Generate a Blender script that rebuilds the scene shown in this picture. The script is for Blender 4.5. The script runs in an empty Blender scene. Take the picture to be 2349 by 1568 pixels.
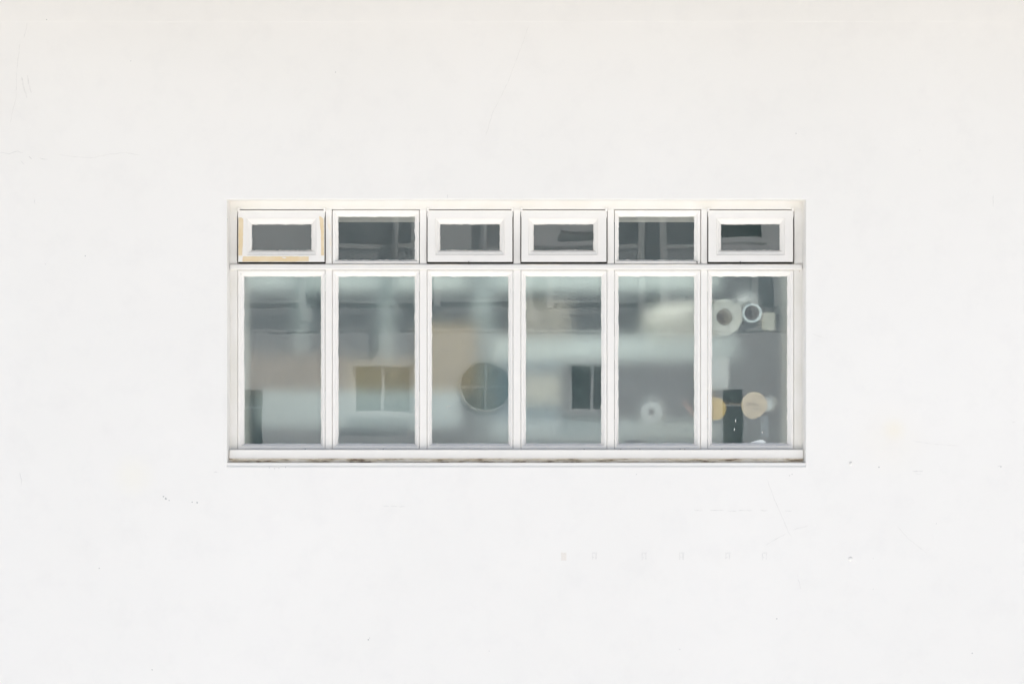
import bpy, bmesh, math, random
from mathutils import Vector, noise as mnoise
R = math.radians
random.seed(7)
S = bpy.context.scene
COL = S.collection

# ------------------------------------------------------------------ camera
PX = 3.1315 / 2349.0          # metres per photo unit on the wall plane (photo read at 2349 units wide)
D = 8.0                       # camera to wall
CX, CY, CZ = 1174.5, 784.0, 3.0
cam = bpy.data.cameras.new('camera'); camo = bpy.data.objects.new('camera', cam); COL.objects.link(camo)
camo.location = (0, -D, CZ); camo.rotation_euler = (R(90), 0, 0)
cam.sensor_width = 36; cam.lens = 36 * D / (2349 * PX); cam.clip_end = 2000; cam.clip_start = 0.05
S.camera = camo

# ------------------------------------------------------------------ light
SUN_EL, SUN_AZ = 58, 50       # behind the window wall, so the wall is in open shade and the far facade is lit
w = bpy.data.worlds.new('World'); S.world = w; w.use_nodes = True
nt = w.node_tree
bg = nt.nodes['Background']
sky = nt.nodes.new('ShaderNodeTexSky'); sky.sky_type = 'NISHITA'; sky.sun_disc = False
sky.sun_elevation = R(SUN_EL); sky.sun_rotation = R(SUN_AZ)
sky.air_density = 1.0; sky.dust_density = 4.0; sky.ozone_density = 0.6
nt.links.new(sky.outputs[0], bg.inputs[0]); bg.inputs[1].default_value = 0.07
sl = bpy.data.lights.new('sun', 'SUN'); so = bpy.data.objects.new('sun', sl); COL.objects.link(so)
sl.energy = 3.0; sl.angle = R(0.6); sl.color = (1.0, 0.955, 0.89)
sd = Vector((math.sin(R(SUN_AZ)) * math.cos(R(SUN_EL)), math.cos(R(SUN_AZ)) * math.cos(R(SUN_EL)), math.sin(R(SUN_EL))))
so.rotation_euler = sd.to_track_quat('Z', 'Y').to_euler(); so.location = (6, 20, 20)
S.view_settings.view_transform = 'Standard'; S.view_settings.look = 'None'
S.view_settings.exposure = 1.555; S.view_settings.gamma = 1.0
S.render.engine = 'CYCLES'
S.cycles.use_denoising = True; S.cycles.use_adaptive_sampling = False
S.cycles.max_bounces = 14; S.cycles.diffuse_bounces = 6; S.cycles.glossy_bounces = 6
S.cycles.transmission_bounces = 8; S.cycles.transparent_max_bounces = 16
S.cycles.caustics_refractive = True; S.cycles.caustics_reflective = True
S.cycles.sample_clamp_indirect = 6.0

# ------------------------------------------------------------------ helpers
SH = 0.0          # depth offset used while the window is built: the frame sits 45 mm back in its opening
def W(px, py, y=0.0):
    y += SH; k = PX * (D + y) / D
    return Vector(((px - CX) * k, y, CZ - (py - CY) * k))

def tag(o, label=None, cat=None, group=None, kind=None):
    if label: o['label'] = label
    if cat: o['category'] = cat
    if group: o['group'] = group
    if kind: o['kind'] = kind
    return o

def empty(name, loc=(0, 0, 0)):
    o = bpy.data.objects.new(name, None); COL.objects.link(o); o.location = loc
    o.empty_display_size = 0.1
    return o

class MB:
    def __init__(s): s.bm = bmesh.new()
    def quad(s, *pts, mi=0):
        f = s.bm.faces.new([s.bm.verts.new(p) for p in pts]); f.material_index = mi; return f
    def poly(s, pts, mi=0): return s.quad(*pts, mi=mi)
    def wbox(s, a, b, bevel=0.0, mi=0, seg=2):
        a, b = Vector(a), Vector(b)
        lo = [min(a[i], b[i]) for i in range(3)]; hi = [max(a[i], b[i]) for i in range(3)]
        v = [s.bm.verts.new((x, y, z)) for x in (lo[0], hi[0]) for y in (lo[1], hi[1]) for z in (lo[2], hi[2])]
        fs = [s.bm.faces.new([v[i] for i in q]) for q in
              ((0, 1, 3, 2), (4, 6, 7, 5), (0, 4, 5, 1), (2, 3, 7, 6), (0, 2, 6, 4), (1, 5, 7, 3))]
        for f in fs: f.material_index = mi
        if bevel:
            es = list({e for f in fs for e in f.edges})
            bmesh.ops.bevel(s.bm, geom=es, offset=bevel, segments=seg, affect='EDGES', profile=0.5)
        return fs
    def box(s, x0, y0, x1, y1, front, back, bevel=0.0008, mi=0):
        a = W(x0, y0, front); b = W(x1, y1, front); b.y = back + SH
        return s.wbox(a, b, bevel, mi)
    def loops(s, L, closed=True, mi=0, flip=False, mis=None):
        vs = [[s.bm.verts.new(p) for p in l] for l in L]
        n = len(L[0])
        for i in range(len(vs) - 1):
            for j in range(n if closed else n - 1):
                q = [vs[i][j], vs[i][(j + 1) % n], vs[i + 1][(j + 1) % n], vs[i + 1][j]]
                if flip: q.reverse()
                f = s.bm.faces.new(q); f.material_index = mis[i] if mis else mi
        return vs
    def cyl(s, p0, p1, r0, r1=None, n=40, caps=(True, True), mi=0, mic=None):
        p0, p1 = Vector(p0), Vector(p1); r1 = r0 if r1 is None else r1
        ax = (p1 - p0).normalized(); u = ax.orthogonal().normalized(); v = ax.cross(u)
        c = [(math.cos(2 * math.pi * i / n), math.sin(2 * math.pi * i / n)) for i in range(n)]
        A = [s.bm.verts.new(p0 + u * a * r0 + v * b * r0) for a, b in c]
        B = [s.bm.verts.new(p1 + u * a * r1 + v * b * r1) for a, b in c]
        for i in range(n):
            f = s.bm.faces.new((A[i], A[(i + 1) % n], B[(i + 1) % n], B[i])); f.material_index = mi; f.smooth = True
        if caps[0]: s.bm.faces.new(A[::-1]).material_index = mi if mic is None else mic
        if caps[1]: s.bm.faces.new(B).material_index = mi if mic is None else mic
    def tube(s, p0, p1, ro, ri, n=48, mi=0):
        p0, p1 = Vector(p0), Vector(p1)
        ax = (p1 - p0).normalized(); u = ax.orthogonal().normalized(); v = ax.cross(u)
        def ring(p, r): return [p + u * math.cos(2 * math.pi * i / n) * r + v * math.sin(2 * math.pi * i / n) * r for i in range(n)]
        L = [ring(p0, ri), ring(p0, ro), ring(p1, ro), ring(p1, ri), ring(p0, ri)]
        s.loops(L, mi=mi)
    def strip(s, pts, width, y, thick=0.0004, mi=0):
        """thin ribbon along photo-unit points, proud of plane y by thick"""
        P = [W(a, b, y) for a, b in pts]
        for p in P: p.y = y + SH - thick
        L, Rr = [], []
        for i, p in enumerate(P):
            t = (P[min(i + 1, len(P) - 1)] - P[max(i - 1, 0)]).normalized()
            nrm = Vector((-t.z, 0, t.x))
            k = 0.35 if i in (0, len(P) - 1) else 1.0
            wd = width * k * random.uniform(0.6, 1.3) * 0.5
            L.append(p + nrm * wd); Rr.append(p - nrm * wd)
        s.loops([L, Rr], closed=False, mi=mi)
    def build(s, name, mats, parent=None, smooth=False, normals=True):
        if normals: bmesh.ops.recalc_face_normals(s.bm, faces=s.bm.faces)
        me = bpy.data.meshes.new(name); s.bm.to_mesh(me); s.bm.free()
        for m in (mats if isinstance(mats, (list, tuple)) else [mats]): me.materials.append(m)
        if smooth:
            for p in me.polygons: p.use_smooth = True
        o = bpy.data.objects.new(name, me); COL.objects.link(o)
        if parent:
            o.parent = parent
            pw = parent.location.copy(); q = parent.parent
            while q: pw += q.location; q = q.parent
            me.transform(__import__('mathutils').Matrix.Translation(-pw))
        return o

def rectloop(x0, y0, x1, y1, y, n=1, jit=0.0, seed=0, dfun=None, m=None):
    """loop of points on a photo-unit rectangle at depth y; jit = wobble in photo units"""
    nx, ny = (n, m) if m else (n, n)
    c = []
    for i in range(nx): c.append((x0 + (x1 - x0) * i / nx, y0, 0, 1))
    for i in range(ny): c.append((x1, y0 + (y1 - y0) * i / ny, -1, 0))
    for i in range(nx): c.append((x1 - (x1 - x0) * i / nx, y1, 0, -1))
    for i in range(ny): c.append((x0, y1 - (y1 - y0) * i / ny, 1, 0))
    out = []
    for (a, b, dx, dy) in c:
        if jit:
            h = mnoise.noise(Vector((a * 0.055 + seed * 13.1, b * 0.055, seed * 3.7))) * 0.9 \
              + mnoise.noise(Vector((a * 0.25 + seed * 5.1, b * 0.25, 4.2 + seed))) * 0.55 \
              + max(0, mnoise.noise(Vector((a * 0.13, b * 0.13, 9.2 + seed))) - 0.25) * 2.4
            a += dx * h * jit; b += dy * h * jit
        d = y + (dfun(b) if dfun else 0)
        out.append(W(a, b, d))
    return out

# ------------------------------------------------------------------ materials
def mat(name, base, rough=0.6, var=0.0, scale=6, bump=0.0, bscale=60, spec=0.4, metal=0.0, var2=None, detail=4):
    m = bpy.data.materials.new(name); m.use_nodes = True
    n, l = m.node_tree.nodes, m.node_tree.links
    b = n['Principled BSDF']; b.inputs['Base Color'].default_value = (*base, 1)
    b.inputs['Roughness'].default_value = rough; b.inputs['Metallic'].default_value = metal
    b.inputs['Specular IOR Level'].default_value = spec
    tc = n.new('ShaderNodeTexCoord')
    if var:
        t = n.new('ShaderNodeTexNoise'); t.inputs['Scale'].default_value = scale; t.inputs['Detail'].default_value = detail
        l.new(tc.outputs['Object'], t.inputs['Vector'])
        r = n.new('ShaderNodeValToRGB')
        lo = var2 if var2 else tuple(c * (1 - var) for c in base)
        r.color_ramp.elements[0].color = (*lo, 1); r.color_ramp.elements[0].position = 0.33
        r.color_ramp.elements[1].color = (*base, 1); r.color_ramp.elements[1].position = 0.62
        l.new(t.outputs['Fac'], r.inputs[0]); l.new(r.outputs[0], b.inputs['Base Color'])
    if bump:
        t2 = n.new('ShaderNodeTexNoise'); t2.inputs['Scale'].default_value = bscale; t2.inputs['Detail'].default_value = 5
        l.new(tc.outputs['Object'], t2.inputs['Vector'])
        bp = n.new('ShaderNodeBump'); bp.inputs['Strength'].default_value = bump; bp.inputs['Distance'].default_value = 0.002
        l.new(t2.outputs['Fac'], bp.inputs['Height']); l.new(bp.outputs[0], b.inputs['Normal'])
    return m

WALLC = (0.80, 0.772, 0.722)
def wall_material():
    m = bpy.data.materials.new('white_render'); m.use_nodes = True
    n, l = m.node_tree.nodes, m.node_tree.links
    b = n['Principled BSDF']; b.inputs['Roughness'].default_value = 0.8; b.inputs['Specular IOR Level'].default_value = 0.2
    tc = n.new('ShaderNodeTexCoord')
    def noise(scale, det=4, rough=0.55):
        t = n.new('ShaderNodeTexNoise'); t.inputs['Scale'].default_value = scale; t.inputs['Detail'].default_value = det
        t.inputs['Roughness'].default_value = rough; l.new(tc.outputs['Object'], t.inputs['Vector']); return t
    big = noise(0.9); mid = noise(9, 6, 0.65)
    rp = n.new('ShaderNodeValToRGB')
    rp.color_ramp.elements[0].position = 0.3; rp.color_ramp.elements[0].color = (*(c * f for c, f in zip(WALLC, (0.968, 0.968, 0.965))), 1)
    rp.color_ramp.elements[1].position = 0.65; rp.color_ramp.elements[1].color = (*WALLC, 1)
    l.new(big.outputs['Fac'], rp.inputs[0])
    rp2 = n.new('ShaderNodeValToRGB')
    rp2.color_ramp.elements[0].position = 0.28; rp2.color_ramp.elements[0].color = (0.972, 0.972, 0.975, 1)
    rp2.color_ramp.elements[1].position = 0.5; rp2.color_ramp.elements[1].color = (1, 1, 1, 1)
    l.new(mid.outputs['Fac'], rp2.inputs[0])
    mx = n.new('ShaderNodeMixRGB'); mx.blend_type = 'MULTIPLY'; mx.inputs[0].default_value = 1
    l.new(rp.outputs[0], mx.inputs[1]); l.new(rp2.outputs[0], mx.inputs[2])
    cur = mx.outputs[0]
    # faint yellowish stains with a place of their own
    for (px, py, r, col, f) in ((2050, 985, 0.05, (0.80, 0.74, 0.60), 0.55), (2040, 1010, 0.16, (0.80, 0.75, 0.66), 0.3),
                                (305, 1090, 0.09, (0.80, 0.76, 0.64), 0.35)):
        c = W(px, py, 0)
        vm = n.new('ShaderNodeVectorMath'); vm.operation = 'DISTANCE'; vm.inputs[1].default_value = c
        l.new(tc.outputs['Object'], vm.inputs[0])
        mr = n.new('ShaderNodeMapRange'); mr.interpolation_type = 'SMOOTHSTEP'
        mr.inputs[1].default_value = 0; mr.inputs[2].default_value = r; mr.inputs[3].default_value = f; mr.inputs[4].default_value = 0
        l.new(vm.outputs['Value'], mr.inputs[0])
        mm = n.new('ShaderNodeMixRGB'); mm.inputs[2].default_value = (*col, 1)
        l.new(mr.outputs[0], mm.inputs[0]); l.new(cur, mm.inputs[1]); cur = mm.outputs[0]
    l.new(cur, b.inputs['Base Color'])
    # trowelled, repainted surface
    b1 = noise(2.5, 3); b2 = noise(45, 5, 0.6)
    bp1 = n.new('ShaderNodeBump'); bp1.inputs['Strength'].default_value = 0.35; bp1.inputs['Distance'].default_value = 0.012
    bp2 = n.new('ShaderNodeBump'); bp2.inputs['Strength'].default_value = 0.12; bp2.inputs['Distance'].default_value = 0.0015
    l.new(b1.outputs['Fac'], bp1.inputs['Height']); l.new(b2.outputs['Fac'], bp2.inputs['Height'])
    l.new(bp1.outputs[0], bp2.inputs['Normal']); l.new(bp2.outputs[0], b.inputs['Normal'])
    return m

M = {}
M['wall'] = wall_material()
M['paint'] = mat('white_gloss_paint', (0.795, 0.760, 0.700), 0.42, 0.025, 14, 0.25, 90)
M['jamb'] = mat('stained_white_paint', (0.765, 0.735, 0.682), 0.5, 0.06, 9, 0.25, 90, var2=(0.72, 0.69, 0.62))
M['putty'] = mat('painted_putty', (0.81, 0.776, 0.718), 0.5, 0.03, 30, 0.35, 160)
M['edge'] = mat('grimy_gap_shade', (0.10, 0.075, 0.05), 0.9, 0.5, 40)  # dark brown for grimy edges and for the shade in the sash gaps
M['tan'] = mat('bare_primer', (0.71, 0.555, 0.33), 0.75, 0.1, 25, 0.2, 120, var2=(0.75, 0.62, 0.42))
M['faint_tan'] = mat('worn_primer', (0.79, 0.72, 0.60), 0.75, 0.1, 60, 0.2, 120, var2=(0.80, 0.76, 0.70))
M['crack'] = mat('crack', (0.52, 0.505, 0.475), 0.9, 0.2, 60, var2=(0.68, 0.655, 0.61))
M['faintcrack'] = mat('filled_crack', (0.69, 0.665, 0.62), 0.9, 0.1, 60, var2=(0.765, 0.735, 0.69))
M['chip'] = mat('paint_chip', (0.50, 0.49, 0.465), 0.9, 0.3, 200)
M['residue'] = mat('adhesive_residue', (0.70, 0.675, 0.63), 0.85, 0.08, 160, 0.3, 200, var2=(0.765, 0.735, 0.69))
M['spot'] = mat('rusty_spot', (0.42, 0.30, 0.18), 0.9, 0.3, 100, var2=(0.6, 0.5, 0.38))
M['dark'] = mat('dark_fitting', (0.05, 0.045, 0.04), 0.6)
M['residue_tan'] = mat('stained_residue', (0.76, 0.71, 0.64), 0.85, 0.08, 160)

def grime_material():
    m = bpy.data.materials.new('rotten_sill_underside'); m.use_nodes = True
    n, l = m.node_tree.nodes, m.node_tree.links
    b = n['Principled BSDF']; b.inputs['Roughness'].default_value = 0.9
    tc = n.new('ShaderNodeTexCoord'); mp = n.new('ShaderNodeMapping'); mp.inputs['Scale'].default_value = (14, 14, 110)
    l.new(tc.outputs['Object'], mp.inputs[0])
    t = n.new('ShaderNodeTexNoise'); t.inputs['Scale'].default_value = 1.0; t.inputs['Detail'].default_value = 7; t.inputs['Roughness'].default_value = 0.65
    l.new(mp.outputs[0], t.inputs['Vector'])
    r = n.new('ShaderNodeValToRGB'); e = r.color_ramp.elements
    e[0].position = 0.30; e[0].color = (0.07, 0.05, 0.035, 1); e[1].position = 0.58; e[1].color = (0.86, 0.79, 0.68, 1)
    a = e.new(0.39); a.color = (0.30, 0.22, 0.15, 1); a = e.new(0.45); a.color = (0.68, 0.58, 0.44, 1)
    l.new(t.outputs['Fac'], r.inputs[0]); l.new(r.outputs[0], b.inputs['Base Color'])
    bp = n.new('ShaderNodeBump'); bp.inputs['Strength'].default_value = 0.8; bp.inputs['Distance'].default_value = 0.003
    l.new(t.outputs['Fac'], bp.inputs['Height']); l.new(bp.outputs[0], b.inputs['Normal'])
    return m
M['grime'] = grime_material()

def glass_material(name, tint, k, dust=0.0):
    m = bpy.data.materials.new(name); m.use_nodes = True
    n, l = m.node_tree.nodes, m.node_tree.links
    n.remove(n['Principled BSDF']); out = n['Material Output']
    tr = n.new('ShaderNodeBsdfTransparent'); tr.inputs[0].default_value = (*tint, 1)
    gl = n.new('ShaderNodeBsdfGlossy'); gl.inputs['Roughness'].default_value = 0.0; gl.inputs['Color'].default_value = (1, 1, 1, 1)
    fr = n.new('ShaderNodeFresnel'); fr.inputs[0].default_value = 1.5
    mu = n.new('ShaderNodeMath'); mu.operation = 'MULTIPLY'; mu.inputs[1].default_value = k; mu.use_clamp = True
    l.new(fr.outputs[0], mu.inputs[0])
    mx = n.new('ShaderNodeMixShader'); l.new(mu.outputs[0], mx.inputs[0]); l.new(tr.outputs[0], mx.inputs[1]); l.new(gl.outputs[0], mx.inputs[2])
    cur = mx.outputs[0]
    if dust:
        df = n.new('ShaderNodeBsdfDiffuse'); df.inputs[0].default_value = (0.6, 0.6, 0.58, 1)
        m2 = n.new('ShaderNodeMixShader')
        tc = n.new('ShaderNodeTexCoord'); mp = n.new('ShaderNodeMapping'); mp.inputs['Scale'].default_value = (7, 7, 3.2)
        tn = n.new('ShaderNodeTexNoise'); tn.inputs['Scale'].default_value = 1.0; tn.inputs['Detail'].default_value = 7; tn.inputs['Roughness'].default_value = 0.62
        l.new(tc.outputs['Object'], mp.inputs[0]); l.new(mp.outputs[0], tn.inputs['Vector'])
        mr = n.new('ShaderNodeMapRange'); mr.inputs[1].default_value = 0.38; mr.inputs[2].default_value = 0.75; mr.inputs[3].default_value = dust * 0.3; mr.inputs[4].default_value = dust * 3.2
        l.new(tn.outputs['Fac'], mr.inputs[0]); l.new(mr.outputs[0], m2.inputs[0])
        l.new(cur, m2.inputs[1]); l.new(df.outputs[0], m2.inputs[2]); cur = m2.outputs[0]
    l.new(cur, out.inputs[0])
    return m
M['glass'] = glass_material('window_glass', (0.95, 0.975, 0.965), 2.1, 0.02)

def film_material():
    m = bpy.data.materials.new('frosted_film'); m.use_nodes = True
    n, l = m.node_tree.nodes, m.node_tree.links
    n.remove(n['Principled BSDF']); out = n['Material Output']
    rf = n.new('ShaderNodeBsdfRefraction'); rf.inputs['Color'].default_value = (0.95, 1.0, 0.99, 1)
    rf.inputs['Roughness'].default_value = 0.375; rf.inputs['IOR'].default_value = 1.3
    df = n.new('ShaderNodeBsdfDiffuse'); df.inputs[0].default_value = (0.66, 0.80, 0.84, 1)
    mx = n.new('ShaderNodeMixShader'); mx.inputs[0].default_value = 0.05
    l.new(rf.outputs[0], mx.inputs[1]); l.new(df.outputs[0], mx.inputs[2]); l.new(mx.outputs[0], out.inputs[0])
    return m
M['film'] = film_material()

# ------------------------------------------------------------------ ground
g = MB(); g.wbox((-400, -400, -5.3), (400, 400, -5.0))
tag(g.build('ground', mat('pale_paving', (0.62, 0.635, 0.65), 0.9, 0.12, 0.8, 0.3, 30)), kind='structure')

# ------------------------------------------------------------------ the building with the white wall
HX0, HX1, HY0, HY1 = 521, 1848, 458, 1069        # opening on the wall face (photo units)
YF = 0.085                                       # front of the window frame
YB = 0.46                                        # back of the wall
bld = empty('white_building', (0, 0, 0))
tag(bld, 'plain white rendered building wall, lightly cracked, around the six-pane window', 'building')
a, b = W(HX0, HY0), W(HX1, HY1)
x0, x1, zt, zb = a.x, b.x, a.z, b.z
zl = W(0, 1061.0, 0.004).z                       # sloping ledge rises towards the frame
def wl(gx, gt, gb, y): return [Vector((x0 - gx, y, zt + gt)), Vector((x1 + gx, y, zt + gt)), Vector((x1 + gx, y, gb)), Vector((x0 - gx, y, gb))]
def inner(l, t, r, y):
    a, b = W(l, t, y), W(r, t, y)
    return [a, b, Vector((b.x, y, zl + .004)), Vector((a.x, y, zl + .004))]
def mid_(y):
    a, b = W(527.2, 461, .045), W(1840.8, 461, .045)
    return [Vector((a.x, y, a.z)), Vector((b.x, y, a.z)), Vector((b.x, y, zl)), Vector((a.x, y, zl))]
fw = MB()
outer = [Vector((-9, 0, 4.5)), Vector((9, 0, 4.5)), Vector((9, 0, -5.1)), Vector((-9, 0, -5.1))]
outb = [Vector((p.x, YB, p.z)) for p in outer]
fw.loops([outer, wl(0.003, 0.003, zb - 0.003, 0), wl(0.0009, 0.0009, zb - 0.0009, 0.0009), wl(0, 0, zb, 0.003),
          wl(0, 0, zl, 0.004), mid_(0.040), mid_(0.112), inner(551, 488, 1814, 0.12), inner(576, 509.5, 1788.5, YB), outb, outer])
front = fw.build('front_wall', M['wall'], bld)
band = MB(); p = W(0, 50.5, 0)
band.wbox((-9, -0.0005, p.z), (9, 0.02, 4.495), 0.0002)
band.build('wall_band', M['wall'], bld)
for sx in (-1, 1):
    sw = MB(); sw.wbox((sx * 8.7, YB + 0.002, -5.1), (sx * 9, 8, 4.2)); sw.build('side_wall', M['wall'], bld)
sw = MB(); sw.wbox((-8.698, 7.7, -5.1), (8.698, 8, 4.2)); sw.build('rear_wall', M['wall'], bld)
rl_ = lambda x0, x1, y0, y1, z: [Vector((x0, y0, z)), Vector((x1, y0, z)), Vector((x1, y1, z)), Vector((x0, y1, z))]
rf_ = MB(); ROOF_GAP = (-2.3, 2.3, YB + .05, 1.5)  # roof opening added over the room to let in fill light
rf_.loops([rl_(-9.1, 9.1, YB + .002, 8.1, 4.21), rl_(*ROOF_GAP, 4.21), rl_(*ROOF_GAP, 4.4), rl_(-9.1, 9.1, YB + .002, 8.1, 4.4), rl_(-9.1, 9.1, YB + .002, 8.1, 4.21)])
rf = rf_.build('roof', mat('roof_felt', (0.2, 0.2, 0.2), 0.9), bld)
ev = MB(); ev.wbox((-9.2, -0.85, 4.22), (9.2, -0.002, 4.34), .01); ev.build('added_shade_eave', mat('shade_eave_dark', (0.10, 0.095, 0.09), 0.8), bld)  # unseen overhang added to shade the wall top, coloured dark to limit bounce
sk = MB(); sk.quad(*rl_(ROOF_GAP[0] - .03, ROOF_GAP[1] + .03, ROOF_GAP[2] - .03, ROOF_GAP[3] + .03, 4.41))  # unseen translucent panel added to brighten the things behind the glass
opal = bpy.data.materials.new('opal_fill'); opal.use_nodes = True
on = opal.node_tree.nodes; on.remove(on['Principled BSDF']); otr = on.new('ShaderNodeBsdfTranslucent'); otr.inputs[0].default_value = (0.86, 0.93, 0.94, 1)
opal.node_tree.links.new(otr.outputs[0], on['Material Output'].inputs[0])
sk.build('added_fill_panel', opal, rf)

# cracks, chips and marks on the wall face
def marks(name, mkey, lines, width):
    for l in lines:
        s = MB(); fine = []
        for i in range(len(l) - 1):
            (ax, ay), (bx, by) = l[i], l[i + 1]
            k = max(2, int(math.hypot(bx - ax, by - ay) / 5))
            for j in range(k):
                t = j / k
                fine.append((ax + (bx - ax) * t + random.uniform(-.7, .7), ay + (by - ay) * t + random.uniform(-.7, .7)))
        fine.append(l[-1])
        s.strip(fine, width, 0.0); s.build(name, M[mkey], bld)
marks('crack', 'faintcrack', [[(62, 54), (60, 70), (55, 88)], [(46, 100), (38, 167), (37, 225)], [(37, 225), (30, 252), (23, 283)]], 0.0016)
marks('crack', 'crack', [[(0, 350), (21, 353), (40, 347), (53, 351)], [(65, 359), (73, 365)], [(48, 370), (56, 378)], [(91, 363), (110, 366)]], 0.0012)
marks('crack', 'faintcrack', [[(131, 354), (161, 359), (213, 362), (249, 354), (289, 350), (322, 356)]], 0.0014)
marks('crack', 'faintcrack', [[(1213, 60), (1195, 110), (1165, 190)], [(1165, 190), (1130, 260), (1115, 310)]], 0.0014)
marks('crack', 'faintcrack', [[(1759, 1097), (1771, 1130), (1783, 1160), (1798, 1194), (1810, 1223), (1816, 1230)],
                              [(1757, 1249), (1803, 1223)], [(1819, 1214), (1853, 1205)], [(1828, 1315), (1837, 1350)]], 0.0018)
marks('crack', 'faintcrack', [[(2059, 1207), (2085, 1236), (2125, 1267)], [(2092, 1010), (2134, 1017), (2200, 1022)], [(1862, 765), (1890, 775)]], 0.0014)
marks('crack', 'crack', [[(1628, 1170), (1660, 1170)], [(1668, 1171), (1690, 1171)], [(1694, 1170), (1725, 1170)], [(1742, 1170), (1760, 1170)], [(1800, 1171), (1816, 1171)], [(1593, 1170), (1612, 1170)]], 0.0011)
marks('crack', 'crack', [[(878, 1160), (892, 1160)], [(896, 1160), (912, 1161)], [(914, 1161), (930, 1161)], [(490, 1082), (499, 1082)]], 0.0012)
marks('scratch', 'crack', [[(45, 1084), (50, 1100), (49, 1112)], [(2278, 448), (2278.5, 473)], [(80, 456), (80, 468)], [(1027, 445), (1027, 456)]], 0.0011)
marks('scratch', 'crack', [[(2093, 1080), (2118, 1080)], [(2100, 1086), (2112, 1087)], [(2288, 1068), (2300, 1069)], [(2322, 968), (2329, 967)], [(1794, 46), (1806, 46)]], 0.0014)
marks('stain', 'faintcrack', [[(50, 176), (54, 200), (62, 225)], [(63, 173), (66, 192), (72, 213)]], 0.0045)
for (px, py, r) in ((375, 1138, 2), (380, 1143, 3), (388, 1147, 1.7), (441, 1151, 1.5), (452, 1152, 2.4), (228, 1302, 1.8), (845, 1466, 2), (848, 1462, 1.3),
                    (2016, 1071, 2.2), (196, 587, 1.6), (770, 166, 1.5), (349, 1535, 1.6), (1782, 1418, 1.6), (1559, 1488, 1.2), (107, 45, 1.3), (1826, 306, 1.7),
                    (2148, 1200, 1), (2003, 1280, .8), (1817, 1087, 1.3), (1811, 1090, 1.2), (1460, 1087, 1), (2230, 1497, 1.6), (522, 503, 1.3), (104, 606, 1.0), (2296, 1070, 1.4),
                    (618, 1072, 1.2), (630, 1074, 1.2), (640, 1073, 1.0), (655, 1071, 1.4), (1122, 1492, 1), (2003, 1350, .7), (2110, 345, 1), (300, 140, 1)):
    k = 7; chip = MB()
    pts = [W(px + math.cos(6.283 * i / k) * r * random.uniform(.5, 1.2), py + math.sin(6.283 * i / k) * r * random.uniform(.5, 1.2)) + Vector((0, -0.0006, 0)) for i in range(k)]
    chip.poly(pts); chip.build('paint_chip', M['chip'], bld)
# six painted-over rectangles of old adhesive below the window
for i, px in enumerate((1293, 1364, 1478, 1564, 1670, 1754)):
    m = MB(); yy = 1275.5
    def rr(ax, ay, bx, by, t=0.0004):
        n = 5; P = []
        for j in range(n): P.append((ax + (bx - ax) * j / n, ay))
        for j in range(n): P.append((bx, ay + (by - ay) * j / n))
        for j in range(n): P.append((bx - (bx - ax) * j / n, by))
        for j in range(n): P.append((ax, by - (by - ay) * j / n))
        m.poly([W(u + random.uniform(-.5, .5), v + random.uniform(-.5, .5)) + Vector((0, -t, 0)) for u, v in P])
    if i == 0: rr(px - 6, yy - 9, px + 6, yy + 9)
    else:
        e1, e2, e3 = random.uniform(5, 9), random.uniform(5, 9), random.uniform(-2, 1.5)
        sh = [(-6.3, -9.4), (6, -9.6), (6, -6.9), (5.2, -6.6), (5.0, e2), (1.6 + e3, e2 - .6), (1.8 + e3, -6.3), (-3.4, -6.7), (-3.6, 0), (-.5, 1.2), (-1.2, 3.4), (-3.6, 3.0), (-3.9, e1), (-6.2, e1 + .4)]
        m.poly([W(px + u + random.uniform(-.4, .4), yy + v + random.uniform(-.4, .4)) + Vector((0, -.0004, 0)) for u, v in sh])
    m.build('residue_patch', M['residue_tan'] if i == 0 else M['residue'], bld)
# two painted-over plugs
for (px, py) in ((1952, 1063), (1951, 1281)):
    m = MB(); c = W(px, py)
    L = []
    for (r, h) in ((0.0062, 0.0004), (0.0056, -0.0022), (0.0038, -0.0036), (0.0012, -0.004)):
        L.append([c + Vector((math.cos(6.283 * i / 20) * r, h, math.sin(6.283 * i / 20) * r)) for i in range(20)])
    v = m.loops(L); m.bm.faces.new(v[-1])
    m.build('wall_plug', M['wall'], bld, smooth=True)

# ------------------------------------------------------------------ window
SH = -0.04
win = empty('window', tuple(W(1184, 1051, YF)))
tag(win, 'old white painted timber window of six bays, top lights above tall frosted panes', 'window')
UP = [(545, 746), (762, 962), (979.5, 1177), (1194.7, 1392.6), (1409.6, 1607.5), (1623.5, 1821)]     # bay openings
LOWG = [(560, 736.7), (776, 952), (990.5, 1166.5), (1206, 1379.6), (1418.5, 1592.6), (1632.8, 1806)]
YG = 0.1005
FL, FR, FT = 527.2, 1840.8, 461.0
def fpart(name, *q, mk='paint'):
    f = MB(); f.box(*q, YF, 0.155); return f.build(name, M[mk], win)
fpart('frame_head', FL - 1, FT - 1, FR + 1, 480.3, mk='jamb')
for ya, yb_, g in ((480.3, 604.5, 0.95), (619.2, 1030.6, .3)):
    fpart('jamb', FL - 1, ya, UP[0][0] - g, yb_, mk='jamb'); fpart('jamb', UP[5][1] + g, ya, FR + 1, yb_, mk='jamb')
    for i in range(5): fpart('mullion', UP[i][1] + g, ya, UP[i + 1][0] - g, yb_)
t = MB()                                                                        # transom with a weathered nose
T = lambda py, y: [Vector((W(u, py, YF).x, y + SH, W(0, py, y).z)) for u in (FL + 1, FR - 1)]
t.loops([T(604.5, 0.15), T(604.5, 0.084), T(606.2, 0.079), T(608, 0.0775), T(615.5, 0.0765), T(617.3, 0.077), T(617.8, 0.078), T(618.0, 0.083), T(619.2, 0.084), T(619.2, 0.15)], closed=False)
t.build('transom', M['paint'], win)
s = MB()
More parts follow.
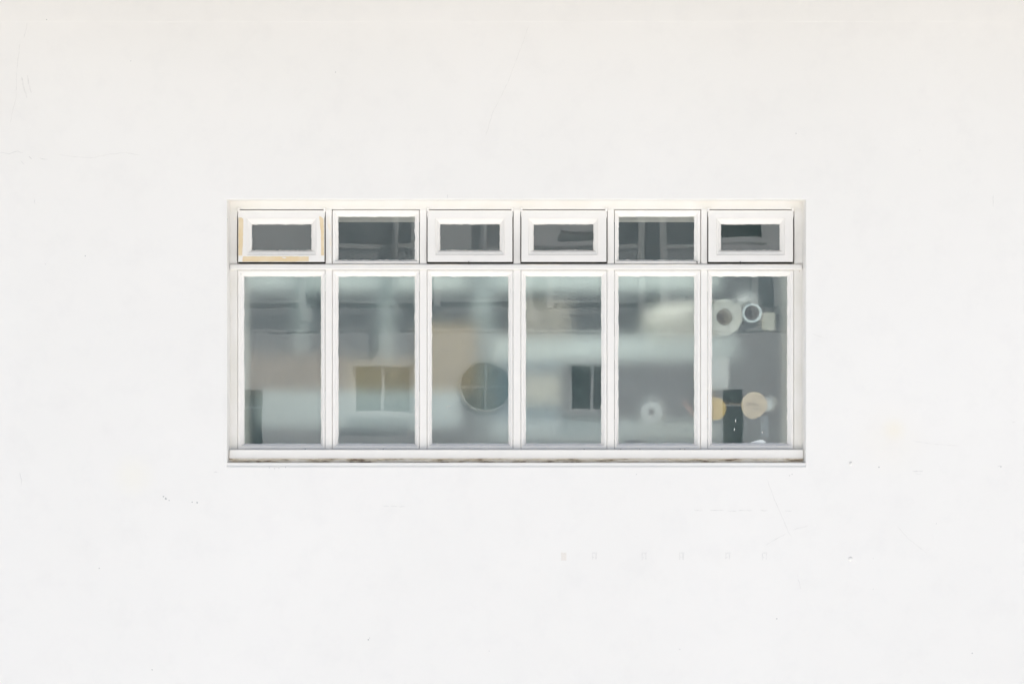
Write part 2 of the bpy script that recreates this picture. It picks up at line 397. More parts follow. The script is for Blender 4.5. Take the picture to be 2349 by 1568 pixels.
s.box(525.8, 1030.6, 1843, 1051.2, 0.064, 0.15, 0.002)
s.build('sill', M['paint'], win)
sb = MB(); sb.box(522, 1031, 1847, 1066, 0.082, 0.15, 0.0005); sb.build('sill_block', M['paint'], win)
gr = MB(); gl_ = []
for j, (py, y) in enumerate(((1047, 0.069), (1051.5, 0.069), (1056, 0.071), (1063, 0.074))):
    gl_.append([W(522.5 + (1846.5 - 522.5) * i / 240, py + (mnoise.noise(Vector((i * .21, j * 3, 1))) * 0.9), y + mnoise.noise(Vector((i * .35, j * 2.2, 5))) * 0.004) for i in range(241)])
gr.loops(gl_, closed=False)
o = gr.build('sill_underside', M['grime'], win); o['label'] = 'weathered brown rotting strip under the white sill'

def pane_mesh(x0, y0, x1, y1, y, seed, dfun=None, amp=0.000012, nx=14, ny=20):
    m = MB(); V = []
    for j in range(ny + 1):
        row = []
        for i in range(nx + 1):
            u = x0 + (x1 - x0) * i / nx; v = y0 + (y1 - y0) * j / ny
            p = W(u, v, y + (dfun(v) if dfun else 0))
            p.y += amp * (math.sin(v * 0.021 + seed * 2.1) + 0.8 * math.sin(u * 0.017 + seed) + 0.35 * math.sin(u * .05 + v * .06 + seed))
            row.append(m.bm.verts.new(p))
        V.append(row)
    for j in range(ny):
        for i in range(nx):
            m.bm.faces.new((V[j][i], V[j][i + 1], V[j + 1][i + 1], V[j + 1][i]))
    return m

def bead(x0, y0, x1, y1, gx0, gy0, gx1, gy1, seed, bottom_lip=True):
    """fixed-light glazing: bead outside, wobbling painted putty line against the glass"""
    m = MB()
    def lp(t, y, jit=0, tb=None):
        return rectloop(x0 + (gx0 - x0) * t, y0 + (gy0 - y0) * t, x1 + (gx1 - x1) * t, y1 + (gy1 - y1) * (t if tb is None else tb), y, 40, jit, seed, m=60)
    m.loops([lp(-.02, 0.13), lp(0, 0.0895), lp(0.04, 0.0872), lp(0.10, 0.0866), lp(0.40, 0.0866, 0, .58), lp(0.44, 0.0872, 0, .62), lp(0.48, 0.0888, 0, .66), lp(0.53, 0.0890, 0, .69), lp(0.93, 0.0965, 0.5, .92), lp(1.0, YG - 0.001, 1.0), lp(1.05, YG + 0.002, 1.0)])
    return m.build('glazing_bead', M['putty'], win)

for i in range(6):                                                              # six tall lower panes
    ox0, ox1 = UP[i]; gx0, gx1 = LOWG[i]
    bead(ox0 + .3, 619.8, ox1 - .3, 1030.2, gx0, 633.6, gx1, 1017.6 - i * .25, i + 1)
    pn = pane_mesh(gx0 - 4, 630, gx1 + 4, 1021, YG, i).build('pane', M['glass'], win, smooth=True)
    fm = MB(); a = W(gx0 - 4, 630, YG + 0.007); b = W(gx1 + 4, 1021, YG + 0.007)
    fm.quad((a.x, a.y, b.z), (b.x, a.y, b.z), (b.x, a.y, a.z), (a.x, a.y, a.z))
    fm.build('frosted_film', M['film'], pn, normals=False)
for i in (1, 4):                                                                # two fixed top lights
    ox0, ox1 = UP[i]; gx0, gx1 = LOWG[i]
    bead(ox0 + .5, 481.5, ox1 - .5, 604.0, gx0, 496.6, gx1, 596.4, i + 11)
    pane_mesh(gx0 - 4, 493, gx1 + 4, 600, YG, i + 20, ny=8).build('pane', M['glass'], win, smooth=True)
    lip = MB()                                                                  # drip bar with its shadow line
    lip.box(ox0 + 2, 599.6, ox1 - 2, 603.8, 0.0835, 0.1, 0.0006); lip.build('drip_bar', M['paint'], win)

SG = {0: (578, 715, 566, 726), 2: (1009.5, 1146.6, 998.8, 1157.5), 3: (1224, 1361.4, 1212, 1372), 5: (1653.6, 1788.5, 1643, 1800)}
OPEN = {0: 0.012, 2: 0.012, 3: 0.013, 5: 0.0125}
for i, (gx0, gx1, bx0, bx1) in SG.items():                                      # four top-hung sashes, open a crack
    ox0, ox1 = UP[i]; ox0 += 1.3; ox1 -= 1.5
    dfun = lambda py, k=OPEN[i]: -k * (py - 482) / 120.0
    m = MB()
    def lp(a, b, c, d, y, jit=0): return rectloop(a, b, c, d, y, 30, jit, i + 31, dfun, m=20)
    yb = 600.7
    L = [lp(ox0, 482, ox1, yb, 0.128), lp(ox0, 482, ox1, yb, 0.0855), lp(ox0 + .5, 482.5, ox1 - .5, yb - .5, 0.084),
         lp(bx0, 500.5, bx1, 585, 0.084), lp(bx0 + .5, 501, bx1 - .5, 584.5, 0.0865), lp(bx0 + 1.1, 501.7, bx1 - 1.1, 585 - 1, 0.086),
         lp(bx0 + (gx0 - bx0) * .45, 506.5, bx1 + (gx1 - bx1) * .45, 577.2, 0.0885), lp(bx0 + (gx0 - bx0) * .5, 507, bx1 + (gx1 - bx1) * .5, 576.7, 0.0905),
         lp(gx0 - 1, 513.3, gx1 + 1, 574.8, 0.0945, .5), lp(gx0, 514.5, gx1, 574, 0.0985, 1.0), lp(gx0 + .6, 515, gx1 - .6, 573.4, 0.102, 1.0)]
    m.loops(L, mis=[1, 0, 0, 0, 0, 0, 0, 0, 0, 0])
    sash = m.build('sash', [M['paint'], M['edge']], win)
    pane_mesh(gx0 - 5, 511, gx1 + 5, 577, 0.1005, i + 40, dfun, ny=8).build('pane', M['glass'], sash, smooth=True)
    for sx, e in ((-1, ox0), (1, ox1)):                                         # painted-over hinges at the top corners
        h = MB()
        h.box(e - 2.4 if sx < 0 else e - 3.2, 475.5, e + 3.2 if sx < 0 else e + 2.4, 485, 0.078, 0.09, 0.002)
        h.strip([(e + sx * 1.2, 484), (e - sx * .3, 495), (e - sx * 1.3, 506)], 0.0032, 0.084, 0.002)
        h.build('hinge', M['paint'], sash)
    if i:
        lt = MB(); c = W((1073, 1183, 1073, 1599, 0, 1698)[i], 602, 0.07)
        if i == 2: c = W(1075.5, 602, 0.07)
        lt.cyl(c + Vector((0, -0.004, 0.002)), c + Vector((0, 0.02, 0.002)), 0.0016, n=10)
        lt.cyl(c + Vector((0, -0.003, 0.003)), c + Vector((0, -0.003, -0.005)), 0.0011, n=8)
        lt.build('stay_pin', M['dark'], sash)
    bk = MB()                                                                   # rebate behind the gap, its shade put in by dark colour
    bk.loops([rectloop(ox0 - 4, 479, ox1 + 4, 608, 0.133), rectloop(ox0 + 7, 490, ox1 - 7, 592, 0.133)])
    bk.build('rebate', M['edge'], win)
    def patch(name, mk, poly, parent, d0=0.084, df=dfun):
        pm = MB(); q = []
        for k in range(len(poly)):
            (ax, ay), (bx, by) = poly[k], poly[(k + 1) % len(poly)]
            st = max(1, int(math.hypot(bx - ax, by - ay) / 5))
            for j in range(st):
                u = ax + (bx - ax) * j / st; v = ay + (by - ay) * j / st
                u += random.uniform(-.35, .35); v += random.uniform(-.35, .35)
                pp = W(u, v, d0 + (df(v) if df else 0)); pp.y -= 0.0005; q.append(pp)
        pm.poly(q); return pm.build(name, M[mk], parent)
    if i == 0:
        sash['label'] = 'top-hung sash with tan patches where the white paint is missing'
        patch('bare_patch', 'tan', [(547.3, 499), (553, 498.6), (557.5, 501.5), (558.3, 506), (557, 560), (555.5, 586), (547, 586.4)], sash)
        patch('bare_patch', 'tan', [(557.3, 588), (640, 587.8), (708, 588.2), (708.5, 599.6), (620, 599.8), (556, 599.8)], sash)
        patch('bare_patch', 'tan', [(732, 496), (738.5, 498.5), (742, 503), (743, 530), (743, 586), (736.5, 586), (736.3, 535), (734, 515)], sash)
        patch('white_patch', 'paint', [(646, 590.2), (652, 589.6), (658, 590.5), (654, 592.4), (649, 592)], sash, 0.0834)
        patch('bare_patch', 'faint_tan', [(748.8, 497), (756, 496), (758.5, 520), (760.5, 560), (760, 584), (756.5, 575), (755.5, 530), (749.5, 510)], win, YF, None)
        patch('bare_patch', 'faint_tan', [(536.6, 499.5), (540.5, 499), (540.3, 505.5), (537, 505)], win, YF, None)
        patch('stain', 'faint_tan', [(544, 606.6), (600, 606.3), (700, 606.8), (730, 607.6), (640, 608), (560, 607.8)], win, 0.0778, None)
        for (xa, xb) in ((765, 840), (850, 960), (985, 1060), (1200, 1290), (1410, 1500), (1505, 1606), (1650, 1700), (1730, 1815)):
            patch('stain', 'faint_tan', [(xa, 606.5), (xb, 606.4), (xb - 8, 607.6), ((xa + xb) / 2, 607.9), (xa + 6, 607.7)], win, 0.0778, None)
        for (px, py, r) in ((531.2, 605.8, 1.9), (1835.2, 605, 1.6), (1836.5, 609.5, 1.8), (1834, 622, 1.2)):
            c = W(px, py, YF - 0.0006); sp = MB(); sp.poly([c + Vector((math.cos(6.283 * k / 9) * r * PX * random.uniform(.7, 1.2), 0, math.sin(6.283 * k / 9) * r * PX * random.uniform(.7, 1.2))) for k in range(9)])
            sp.build('rust_spot', M['spot'], win)
#                                                                     # little weep holes under the lower beads
for px in (1340, 1422 + 138, 2059 * 0 + 1468, 1656, 1279 * 0 + 1424, 1571, 879, 1077 * 0 + 700):
    c = W(px, 1029.8, 0.083); hol = MB(); hol.cyl(c + Vector((0, -0.0006, 0)), c + Vector((0, 0.004, 0)), 0.0013, n=8); hol.build('weep_hole', M['dark'], win)

for k_, (px, py, w_, h_) in enumerate(((1687.5, 964, 2.2, 9), (1684.5, 984.5, 1.8, 7), (1748.5, 991, 3, 4), (1024.5, 933, 1.6, 5), (1030, 931.2, 8, 1.5), (1022, 957, 2, 3), (1041, 889, 1.5, 2.5))):
    sp = MB(); sp.poly([W(px + math.cos(6.283 * q / 8) * w_ / 2 * random.uniform(.7, 1.2), py + math.sin(6.283 * q / 8) * h_ / 2 * random.uniform(.7, 1.2), YG - .0012) for q in range(8)])
    sp.build('paint_speck', M['putty'], win)
# ------------------------------------------------------------------ room behind the window
SH = 0.0; YG -= 0.04
RF, RC = 1.75, 4.0
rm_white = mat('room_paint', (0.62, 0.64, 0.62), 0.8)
r_ = MB(); r_.wbox((-2.6, YB + 0.002, RF - 0.2), (2.6, 3.4, RF)); tag(r_.build('room_floor', mat('room_lino', (0.22, 0.24, 0.25), 0.5, 0.2, 4)), kind='structure')
r_ = MB(); r_.loops([rl_(-2.6, 2.6, YB + .003, 3.4, RC), rl_(*ROOF_GAP, RC), rl_(*ROOF_GAP, RC + .205), rl_(-2.6, 2.6, YB + .003, 3.4, RC + .205), rl_(-2.6, 2.6, YB + .003, 3.4, RC)])
tag(r_.build('room_ceiling', rm_white), kind='structure')
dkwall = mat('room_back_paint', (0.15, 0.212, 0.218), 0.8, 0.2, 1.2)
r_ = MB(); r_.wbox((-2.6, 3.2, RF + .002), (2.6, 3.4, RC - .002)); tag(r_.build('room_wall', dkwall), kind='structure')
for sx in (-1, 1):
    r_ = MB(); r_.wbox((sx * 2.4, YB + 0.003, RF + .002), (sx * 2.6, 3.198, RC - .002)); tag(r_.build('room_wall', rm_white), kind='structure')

M['white_item'] = mat('white_paper', (0.85, 0.85, 0.82), 0.7, 0.03, 10)
M['shelf'] = mat('pale_shelf', (0.88, 0.95, 0.93), 0.5, 0.05, 3)
M['upright'] = mat('grey_green_upright', (0.40, 0.47, 0.47), 0.5, 0.1, 3)
M['steel'] = mat('grey_steel', (0.42, 0.46, 0.48), 0.45, 0.1, 3)
M['cardboard'] = mat('cardboard', (0.56, 0.42, 0.26), 0.85, 0.1, 5)
M['cream'] = mat('cream_card', (0.80, 0.74, 0.62), 0.8, 0.05, 5)
M['taupe'] = mat('taupe_card', (0.50, 0.44, 0.36), 0.85, 0.1, 5)
M['creamroll'] = mat('cream_paper', (0.92, 0.86, 0.75), 0.7, 0.04, 8)
M['blue'] = mat('pale_blue_board', (0.42, 0.58, 0.68), 0.6, 0.1, 4)
M['darkitem'] = mat('dark_grey_item', (0.10, 0.135, 0.15), 0.6, 0.2, 4)
M['midgrey'] = mat('mid_grey_item', (0.24, 0.31, 0.345), 0.7, 0.15, 4)
M['browndark'] = mat('brown_board', (0.40, 0.30, 0.22), 0.8, 0.15, 3)

def pbox(m, px0, py0, px1, py1, y, depth, bevel=0.004, mi=0):
    m.box(px0, py0, px1, py1, y, y + depth, bevel, mi)

# two pale racks standing well back from the glass
def rack(px0, px1, uprights, shelves, y, label):
    o = empty('storage_rack', (W((px0 + px1) / 2, 784, y).x, y + .2, RF)); tag(o, label, 'shelf rack')
    for (px, ww) in uprights:
        m = MB(); c0 = W(px - ww / 2, 0, y); c1 = W(px + ww / 2, 0, y)
        m.wbox((c0.x, y - .03, RF), (c1.x, y, W(0, 624, y).z), 0.003); m.build('upright', M['upright'], o)
    for (sx0, sx1, top, bot, yo) in shelves:
        m = MB(); pbox(m, sx0, top, sx1, bot, y + .002 - yo, 0.03); a = W(sx0, top, y); b = W(sx1, top, y)
        m.wbox((a.x, y + .034 - yo, W(0, (top + bot) / 2, y).z - .012), (b.x, y + .40, W(0, (top + bot) / 2, y).z + .012), 0.003)
        m.build('shelf', M['shelf'], o)
    return o
rack(560, 1050, [(702, 26), (893, 34)], [(604, 1060, 897, 978, .22), (560, 1075, 630, 668, 0)], 0.98, 'pale storage rack behind the two left frosted panes, white shelf low down')
rack(1090, 1700, [(1110, 46)], [(1130, 1690, 772, 826, .03), (1130, 1640, 962, 1008, .22), (1090, 1640, 625, 668, 0)], 0.95, 'pale storage rack with two white shelves behind the frosted panes right of centre')
def thing_box(name, label, cat, mkey, px0, py0, px1, py1, y, depth, bevel=0.005):
    m = MB(); pbox(m, px0, py0, px1, py1, y, depth, bevel)
    # lid flap line so the carton reads as one
    z = W(0, py0, y); 
    pbox(m, px0 - .8, py0, px1 + .8, py0 + (py1 - py0) * .12, y - .002, depth + .004, 0.001)
    return tag(m.build(name, M[mkey]), label, cat)
thing_box('cardboard_box', 'tall tan cardboard box blurred behind the third frosted pane', 'box', 'cardboard', 965, 742, 1092, 900, 0.78, 0.15)
thing_box('cardboard_box', 'wide brown board box blurred low behind the leftmost frosted pane', 'box', 'browndark', 575, 812, 800, 896, 0.85, 0.09)
thing_box('cardboard_box', 'brown box behind the rectangle reflected in the second frosted pane', 'box', 'cardboard', 801.5, 825, 962, 896, 0.85, 0.09)
thing_box('cardboard_box', 'light brown box high up behind the fourth frosted pane', 'box', 'taupe', 1180, 690, 1305, 771, 0.90, 0.2)
thing_box('carton', 'cream carton between two shelves behind the fourth frosted pane', 'carton', 'cream', 1195, 858, 1283, 925, 0.80, 0.14)
thing_box('carton', 'pale blue carton beside the cream one behind the fourth frosted pane', 'carton', 'blue', 1130, 827, 1280, 962, 1.0, 0.2)
thing_box('storage_bin', 'dark grey bin blurred between shelves behind the fifth frosted pane', 'bin', 'darkitem', 1400, 828, 1575, 930, 1.0, 0.3)
thing_box('storage_bin', 'mid grey bin under the left white shelf, behind two left panes', 'bin', 'midgrey', 600, 984, 980, 1060, 0.96, 0.25)
thing_box('storage_bin', 'dark grey bin behind the right part of the last frosted pane', 'bin', 'darkitem', 1690, 770, 1790, 960, 0.75, 0.15)

# paper rolls and tubes by the last pane
YI = YG + 0.009
m = MB(); e = W(1661, 727, YI + 0.075); tl = W(1500, 742, YI + 0.95)
m.tube(e, tl, 0.056, 0.026, 48); tag(m.build('paper_roll', M['creamroll'], smooth=False), 'large white paper roll with a dark core, end towards the last frosted pane', 'paper roll')
m = MB(); e = W(1725, 717.5, YI + 0.006); tl = W(1700, 700, YI + 0.8)
m.tube(e, tl, 0.0302, 0.0232, 48); tag(m.build('cardboard_tube', M['white_item']), 'thin walled white tube held open end against the last frosted pane', 'tube')
rk = empty('paper_roll', tuple(W(1730, 929, YI + .01)))
tag(rk, 'roll with a beige papered end and faint pencil writing, at lower right', 'paper roll')
m = MB(); e = W(1730, 929, YI + 0.004); c = W(1768, 924, YI + 0.085)
m.cyl(e + Vector((.020, .012, 0.002)), c, 0.022, 0.0235, 40); m.build('roll_body', M['white_item'], rk)
m = MB(); ang = [i * 360 / 22 for i in range(22)]
pts = []
for q in ang:
    r = 30.0
    if 285 < q < 330: r = 28.0
    if 230 < q < 262: r = 31
    pts.append(e + Vector((math.cos(R(q)) * r * PX * 1.02 * random.uniform(.97, 1.03), 0, math.sin(R(q)) * r * PX * 1.03 * random.uniform(.97, 1.03))))
m.poly(pts); m.poly([p + Vector((0, .0015, 0)) for p in pts])
m.build('paper_end', mat('beige_paper', (0.86, 0.63, 0.42), 0.85, 0.12, 60, var2=(0.66, 0.48, 0.33)), rk)
txm = mat('pencil', (0.10, 0.09, 0.08), 0.9)
def text_on(body, cx, cy, size, tilt):
    cu = bpy.data.curves.new('writing', 'FONT'); cu.body = body; cu.size = size; cu.align_x = 'CENTER'; cu.align_y = 'CENTER'; cu.shear = 0.25
    tmp = bpy.data.objects.new('writing', cu); COL.objects.link(tmp)
    dg = bpy.context.evaluated_depsgraph_get(); me = bpy.data.meshes.new_from_object(tmp.evaluated_get(dg))
    bpy.data.objects.remove(tmp); me.materials.append(txm)
    o = bpy.data.objects.new('writing', me); COL.objects.link(o); o.parent = rk
    o.location = W(cx, cy, YI + 0.0034) - rk.location; o.rotation_euler = (R(90), R(tilt), 0)
text_on('CINTERPT', 1729, 928, 0.011, 5); text_on('NEAT', 1733, 937.5, 0.011, 7)
m = MB(); e = W(1640, 937, YI + 0.025); m.cyl(e, W(1625, 930, YI + .4), 0.0345, n=40)
tag(m.build('paper_roll', mat('ochre_card', (0.88, 0.57, 0.20), 0.8, 0.06, 20)), 'yellow ochre end of a roll at the left edge of the last pane', 'paper roll')
m = MB(); m.cyl(W(1655, 924.5, YI + 0.030), W(1712, 927, YI + 0.030), 0.0042, n=16)
tag(m.build('wooden_rod', mat('brown_wood', (0.30, 0.24, 0.175), 0.6, 0.2, 60)), 'brown wooden rod between the ochre and the beige roll ends', 'rod')
m = MB(); e = W(1493, 943, YI + 0.22); m.tube(e, W(1493, 940, YI + .6), 0.035, 0.010)
tag(m.build('paper_roll', M['white_item']), 'small blurred white roll end with a dark centre behind the fifth pane', 'paper roll')
m = MB(); pbox(m, 1612, 830, 1670, 893, YI + 0.17, 0.08, 0.008); pbox(m, 1611, 822, 1671, 830.5, YI + .165, .09, .003)
tag(m.build('white_box', M['white_item']), 'small white box blurred behind the left edge of the last pane', 'box')
m = MB(); m.cyl(W(1571, 925, YI + 0.12), W(1592, 952, YI + 0.10), 0.007, n=14); m.cyl(W(1568, 921, YI + 0.122), W(1571, 925, YI + .12), 0.009, n=14)
tag(m.build('handle', mat('pink_plastic', (0.62, 0.38, 0.33), 0.5)), 'pinkish slanted stick blurred behind the right of the fifth pane', 'stick')
m = MB(); pbox(m, 1748, 716, 1776, 757, YI + 0.12, 0.12)
pbox(m, 1747.5, 716, 1776.5, 721, YI + .118, .124, .001)
tag(m.build('tan_carton', M['cream']), 'small tan carton right of the white tube, blurred', 'carton')
# perforated steel strip by the right reveal
m = MB(); st = M['steel']; xa = W(1744, 0, YI).x; xb = W(1762, 0, YI).x
pbox(m, 1744, 955, 1762, 1027, YI + .012, 0.0015, 0.0003)
strip = m.build('perforated_strip', mat('dull_strip', (0.20, 0.235, 0.25), 0.7, 0.15, 30)); tag(strip, 'grey metal strip with three round holes in the lower right corner', 'metal strip')
for (px, py) in ((1750.5, 965), (1752.5, 988), (1753.5, 1005)):
    h = MB(); c = W(px, py, YI + .0115); h.tube(c + Vector((0, -.0008, 0)), c + Vector((0, .001, 0)), 0.0058, 0.0032, 20); h.build('hole_rim', M['dark'], strip)
m = MB(); L = []
for k in range(15):
    q = k / 14
    L.append((1722 + 34 * q, 1015.5 - 6.2 * math.sin(min(1, q * 1.15) * 1.75) - (1.2 if q < .9 else -2)))
Ptop = [W(u, v, YG + .0035) for u, v in L]
m.loops([[p for p in Ptop], [p + Vector((0, .002, -.0005)) for p in Ptop], [Vector((p.x, p.y + .002, W(0, 1022, YI).z)) for p in Ptop]], closed=False)
m.loops([[p for p in Ptop], [p - Vector((0, 0, .004)) for p in Ptop]], closed=False)
tag(m.build('paper_scrap', mat('bright_paper', (0.9, 0.9, 0.9), 0.6)), 'bright white folded paper scrap against the glass below the beige roll end', 'paper')
m = MB(); pbox(m, 1434, 1010, 1471, 1026, YI + .03, .05, .004); pbox(m, 1440, 1008, 1466, 1010, YI + .034, .03, .0008)
tag(m.build('dark_block', M['darkitem']), 'small dark block on the inner sill at the left of the fifth pane', 'block')

# ------------------------------------------------------------------ building across the yard (seen mirrored in the glass)
LF = 26.0
VD = (D + YG) + (LF + YG)
K2 = PX / D * VD
def X2(px): return (px - CX) * K2
def Z2(py): return CZ - (py - CY) * K2
opp = empty('facing_building', (0, -LF, 0))
tag(opp, 'white building across the yard, mirrored in the window panes', 'building')
oppc = mat('facing_render', (0.70, 0.715, 0.72), 0.85, 0.08, 0.6, 0.2, 20)
trim = mat('facing_trim', (0.68, 0.69, 0.70), 0.7)
fas = mat('facing_fascia', (0.66, 0.68, 0.69), 0.7)
dullbar = mat('dull_bar', (0.40, 0.41, 0.40), 0.8)
dglass = mat('facing_glass', (0.03, 0.045, 0.05), 0.12)
def fbox(m, px0, py0, px1, py1, yf, yb, bv=0.0):           # yf, yb: metres in front of the facade (towards us positive)
    m.wbox((X2(px0), -LF + yf, Z2(py0)), (X2(px1), -LF - yb, Z2(py1)), bv)
openings = [(808, 838, 945, 946, 'rect'), (1056, 829, 1170, 943, 'round'), (1306, 835, 1412, 944, 'rect'), (470, 896, 601, 1250, 'door'), (1658, 892, 1704, 1250, 'door')]
fm = MB()
# wall with rectangular holes: vertical bands between openings
xs = sorted([(o[0], o[2], o[1], o[3]) for o in openings])
cur = -1300; zt_py, zb_py = 737, 2200
def slab(m, a, b, c, d): fbox(m, a, b, c, d, 0, 0.30)
for (u0, u1, v0, v1) in xs:
    slab(fm, cur, zt_py, u0, zb_py); slab(fm, u0, zt_py, u1, v0); slab(fm, u0, v1, u1, zb_py)
    cur = u1
slab(fm, cur, zt_py, 3650, zb_py)
# fill the square round the round opening
cxr, cyr, rr_ = 1113, 886, 57
n = 48
for k in range(n):
    a0, a1 = 2 * math.pi * k / n, 2 * math.pi * (k + 1) / n
    def sq(a):
        c, s_ = math.cos(a), math.sin(a); q = 1 / max(abs(c), abs(s_)); return (cxr + c * q * rr_, cyr + s_ * q * rr_)
    def ci(a): return (cxr + math.cos(a) * rr_ * .995, cyr + math.sin(a) * rr_ * .995)
    pts = [sq(a0), sq(a1), ci(a1), ci(a0)]
    fm.poly([Vector((X2(u), -LF, Z2(v))) for u, v in pts])
fm.build('wall', oppc, opp)
wb = MB(); wb.wbox((X2(-1300), -LF - .31, -5.1), (X2(3650), -LF - .5, Z2(737))); wb.build('inner_wall', mat('dim_room', (0.06, 0.065, 0.07), 0.9), opp)
# string line
lm = MB(); fbox(lm, -1300, 759.6, 3650, 761, 0.006, -0.002); lm.build('string_line', mat('dark_line', (0.42, 0.42, 0.42), 0.9), opp)
for (u0, v0, u1, v1, k) in openings:
    if k == 'rect':
        wf = MB()
        for q in ((u0, v0, u0 + 7, v1), (u1 - 7, v0, u1, v1), (u0 + 7, v0, u1 - 7, v0 + 5), (u0 + 7, v1 - 5, u1 - 7, v1), ((u0 + u1) / 2 - 3, v0 + 5, (u0 + u1) / 2 + 3, v1 - 5)):
            fbox(wf, *q, -0.06, 0.12)
        wo = wf.build('window', fas, opp)
        pm = MB(); fbox(pm, u0 + 2, v0 + 2, u1 - 2, v1 - 2, -0.09, 0.10); pm.build('pane', dglass, wo)
        sm = MB(); fbox(sm, u0 - 6, v1 + 1, u1 + 6, v1 + 8, 0.10, -0.001); sm.build('sill', fas, wo)
        for sgn in (0, 1):
            cm = MB(); P = []
            for q in range(15):
                xx = u0 + 8 + q if sgn == 0 else u1 - 8 - q
                P.append((X2(xx), -LF - .125 - .012 * math.sin(q * 1.5)))
            cm.loops([[Vector((x, y, Z2(v0 + 5))) for x, y in P], [Vector((x, y, Z2(v1 - 5))) for x, y in P]], closed=False)
            cm.build('curtain', mat('curtain', (0.34, 0.33, 0.27) if u0 < 1000 else (0.16, 0.21, 0.24), 0.9), wo)
    elif k == 'round':
        rw = MB(); L = []
        for (r, y) in ((rr_ + 6, 0.0), (rr_ + 6, .012), (rr_ + 1, .012), (rr_ - 2, -.03), (rr_ - 2, -.14)):
            L.append([Vector((X2(cxr + math.cos(6.28319 * i / 64) * r), -LF + y, Z2(cyr + math.sin(6.28319 * i / 64) * r))) for i in range(64)])
        rw.loops(L)
        ro = rw.build('round_window', mat('dull_frame', (0.50, 0.50, 0.48), 0.8), opp)
        pm = MB(); pm.poly([Vector((X2(cxr + math.cos(6.28319 * i / 64) * (rr_ - 1)), -LF - .10, Z2(cyr + math.sin(6.28319 * i / 64) * (rr_ - 1)))) for i in range(64)]); pm.build('pane', mat('brown_blind_glass', (0.20, 0.175, 0.14), 0.6, 0.2, 6, spec=0.2), ro)
        rw = MB(); fbox(rw, cxr - 2.2, cyr - rr_ + 2, cxr + 2.2, cyr + rr_ - 2, -.07, .12); rw.build('glazing_bar', dullbar, ro)
        rw = MB(); fbox(rw, cxr - rr_ + 2, cyr - 2.2, cxr - 2.3, cyr + 2.2, -.07, .12); rw.build('glazing_bar', dullbar, ro)
        rw = MB(); fbox(rw, cxr + 2.3, cyr - 2.2, cxr + rr_ - 2, cyr + 2.2, -.07, .12); rw.build('glazing_bar', dullbar, ro)
    else:
        dm = MB(); fbox(dm, u0 + 4, v0 + 4, u1 - 4, 1248, -0.14, 0.2); do = dm.build('door', mat('dark_door', (0.035, 0.03, 0.025), 0.7), opp)
        rl = MB(); fbox(rl, u0 + 4, v0 + 36, u1 - 4, v0 + 42, -0.125, 0.13); rl.build('door_rail', fas, do)
# gallery: fascia, deck, back wall, posts, mesh
fa = MB(); fbox(fa, -1300, 705, 3650, 736.8, 0.03, 1.4); fa.build('gallery_deck', fas, opp)
kb = MB(); fbox(kb, -1300, 694.5, 3650, 704.9, 0.02, -0.005); kb.build('gap_shade_strip', mat('gap_shade_grey', (0.40, 0.43, 0.45), 0.8), opp)  # added strip, its grey painted as soft shade of the gap below the mesh
bw = MB(); zd = Z2(705)
bw.wbox((X2(-1300), -LF - 1.4, zd + .01), (X2(3650), -LF - 1.7, 11)); bw.build('rear_wall', mat('gallery_wall', (0.60, 0.63, 0.66), 0.85, 0.1, 2), opp)
up = MB(); up.wbox((X2(-1300), -LF + .05, 6.3), (X2(3650), -LF - 1.39, 11.0)); up.build('upper_wall', oppc, opp)
rfm = MB(); rfm.wbox((X2(-1300) - .3, -LF + .6, 11.001), (X2(3650) + .3, -LF - 8, 11.25)); rfm.build('roof', trim, opp)
gal = empty('gallery_railing', (0, -LF, 0)); gal.location = (0, -LF + .08, zd)
gal.parent = None
tag(gal, 'wire mesh gallery railing on paired posts, mirrored across the top of the panes', 'railing')
steelp = mat('galvanised', (0.66, 0.69, 0.69), 0.5, 0.1, 8)
wire = mat('mesh_wire', (0.72, 0.75, 0.76), 0.6)
pr = [(1212 + 258 * k, 1263 + 258 * k) for k in range(-6, 7)]
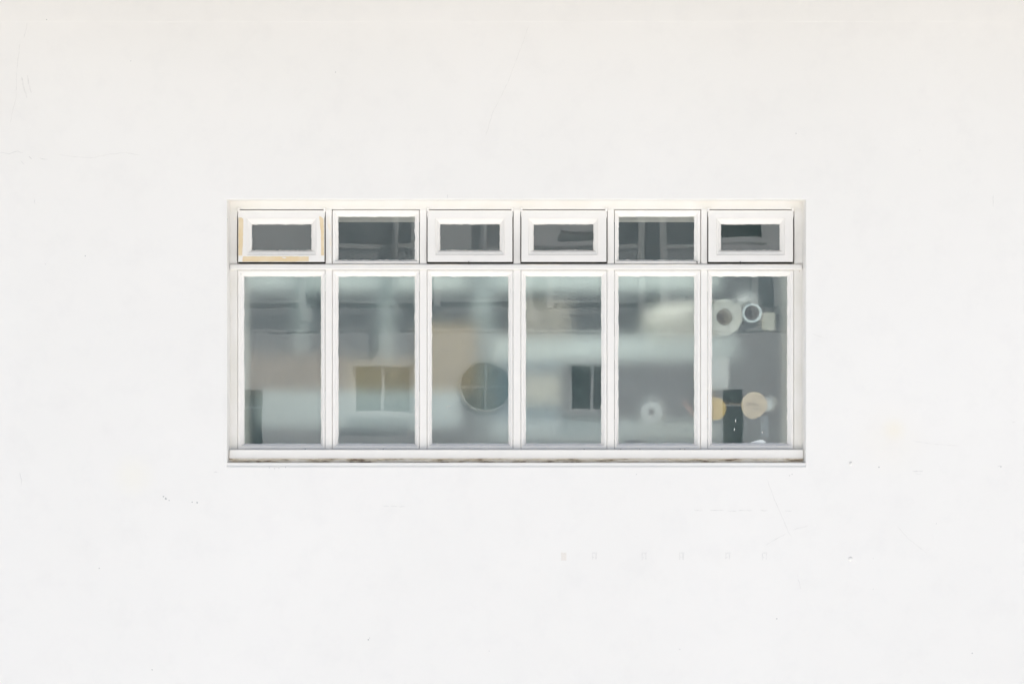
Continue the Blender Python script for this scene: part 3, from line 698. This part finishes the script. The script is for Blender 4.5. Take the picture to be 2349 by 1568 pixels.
for (pa, pb) in pr:
    for p_ in (pa, pb):
        pm = MB(); pm.wbox((X2(p_) - .045, -LF + .10, zd + .002), (X2(p_) + .045, -LF + .14, 6.28), .004)
        pm.wbox((X2(p_) - .05, -LF + .031, zd - .16), (X2(p_) + .05, -LF + .045, zd - .03)); pm.cyl((X2(p_), -LF + .14, zd + .42), (X2(p_), -LF + .155, zd + .42), .022, n=10)
        pm.build('post', steelp, gal)
    m = MB(); q0, q1 = X2(pb) + .05, X2(pa + 258) - .05; z0, z1 = Z2(690), Z2(572)
    H = z1 - z0; wd_ = q1 - q0; sp = 0.11; sl = 0.42
    nn = int((wd_ + H / sl) / sp) + 1
    for d_ in (1, -1):
        for k in range(nn):
            xs0 = q0 - H / sl + k * sp if d_ == 1 else q0 + k * sp
            pa_, pb_ = [xs0, z0], [xs0 + d_ * H / sl, z1]
            # clip to the bay
            def clip(p, q):
                (ax, az), (bx, bz) = p, q
                if ax > bx: ax, az, bx, bz = bx, bz, ax, az
                if bx < q0 or ax > q1: return None
                if ax < q0: az += (bz - az) * (q0 - ax) / (bx - ax); ax = q0
                if bx > q1: bz = az + (bz - az) * (q1 - ax) / (bx - ax); bx = q1
                return (ax, az), (bx, bz)
            c = clip(pa_, pb_)
            if not c: continue
            (ax, az), (bx, bz) = c; yy = -LF + .12 + .003 * d_
            m.quad((ax, yy, az - .007), (bx, yy, bz - .007), (bx, yy, bz + .007), (ax, yy, az + .007))
    m.build('mesh_panel', wire, gal, normals=False)
    m = MB(); m.wbox((X2(pb) + .046, -LF + .10, Z2(572)), (X2(pa + 258) - .046, -LF + .14, Z2(562)), .004); m.build('rail', steelp, gal)
    m = MB(); m.wbox((X2(pb) + .046, -LF + .10, Z2(694)), (X2(pa + 258) - .046, -LF + .14, Z2(689)), .003)
    m.build('rail', steelp, gal)
# storey above, reflected by the tilted top sashes
for cxw in (-6.9, 2.75, 7.4):
    m = MB(); z0, z1 = 8.36, 9.9; hw = 0.62
    m.wbox((cxw - hw, -LF + .09, z0), (cxw - hw + .07, -LF + .051, z1)); m.wbox((cxw + hw - .07, -LF + .09, z0), (cxw + hw, -LF + .051, z1))
    m.wbox((cxw - hw + .07, -LF + .09, z0), (cxw + hw - .07, -LF + .051, z0 + .07)); m.wbox((cxw - hw + .07, -LF + .09, z1 - .07), (cxw + hw - .07, -LF + .051, z1))
    wo = m.build('window', fas, opp)
    m = MB(); m.wbox((cxw - hw + .03, -LF + .07, z0 + .03), (cxw + hw - .03, -LF + .055, z1 - .03)); m.build('pane', dglass, wo)
    m = MB(); m.wbox((cxw - hw - .15, -LF + .22, z0 - .16), (cxw + hw + .15, -LF + .051, z0 - .06)); m.build('sill', trim, wo)
cr = MB(); cr.wbox((X2(-1300), -LF + .16, 6.58), (X2(3650), -LF + .051, 6.72)); cr.build('cornice', trim, opp)
for (xa, xb, za, zb2) in ((0.66, 1.7, 8.66, 8.71), (-.3, 1.6, 8.47, 8.53)):
    lg = MB(); lg.wbox((xa, -LF + .19, za), (xb, -LF + .051, zb2)); lg.build('ledge', trim, opp)
dp = MB(); dp.cyl((X2(1107), -LF + .12, 6.8), (X2(1107), -LF + .12, 10.9), .05, n=16); dp.build('downpipe', fas, opp)
dp = MB(); dp.cyl((X2(908), -LF + .25, Z2(704)), (X2(908), -LF + .25, 6.29), .045, n=16); dp.build('downpipe', fas, opp)
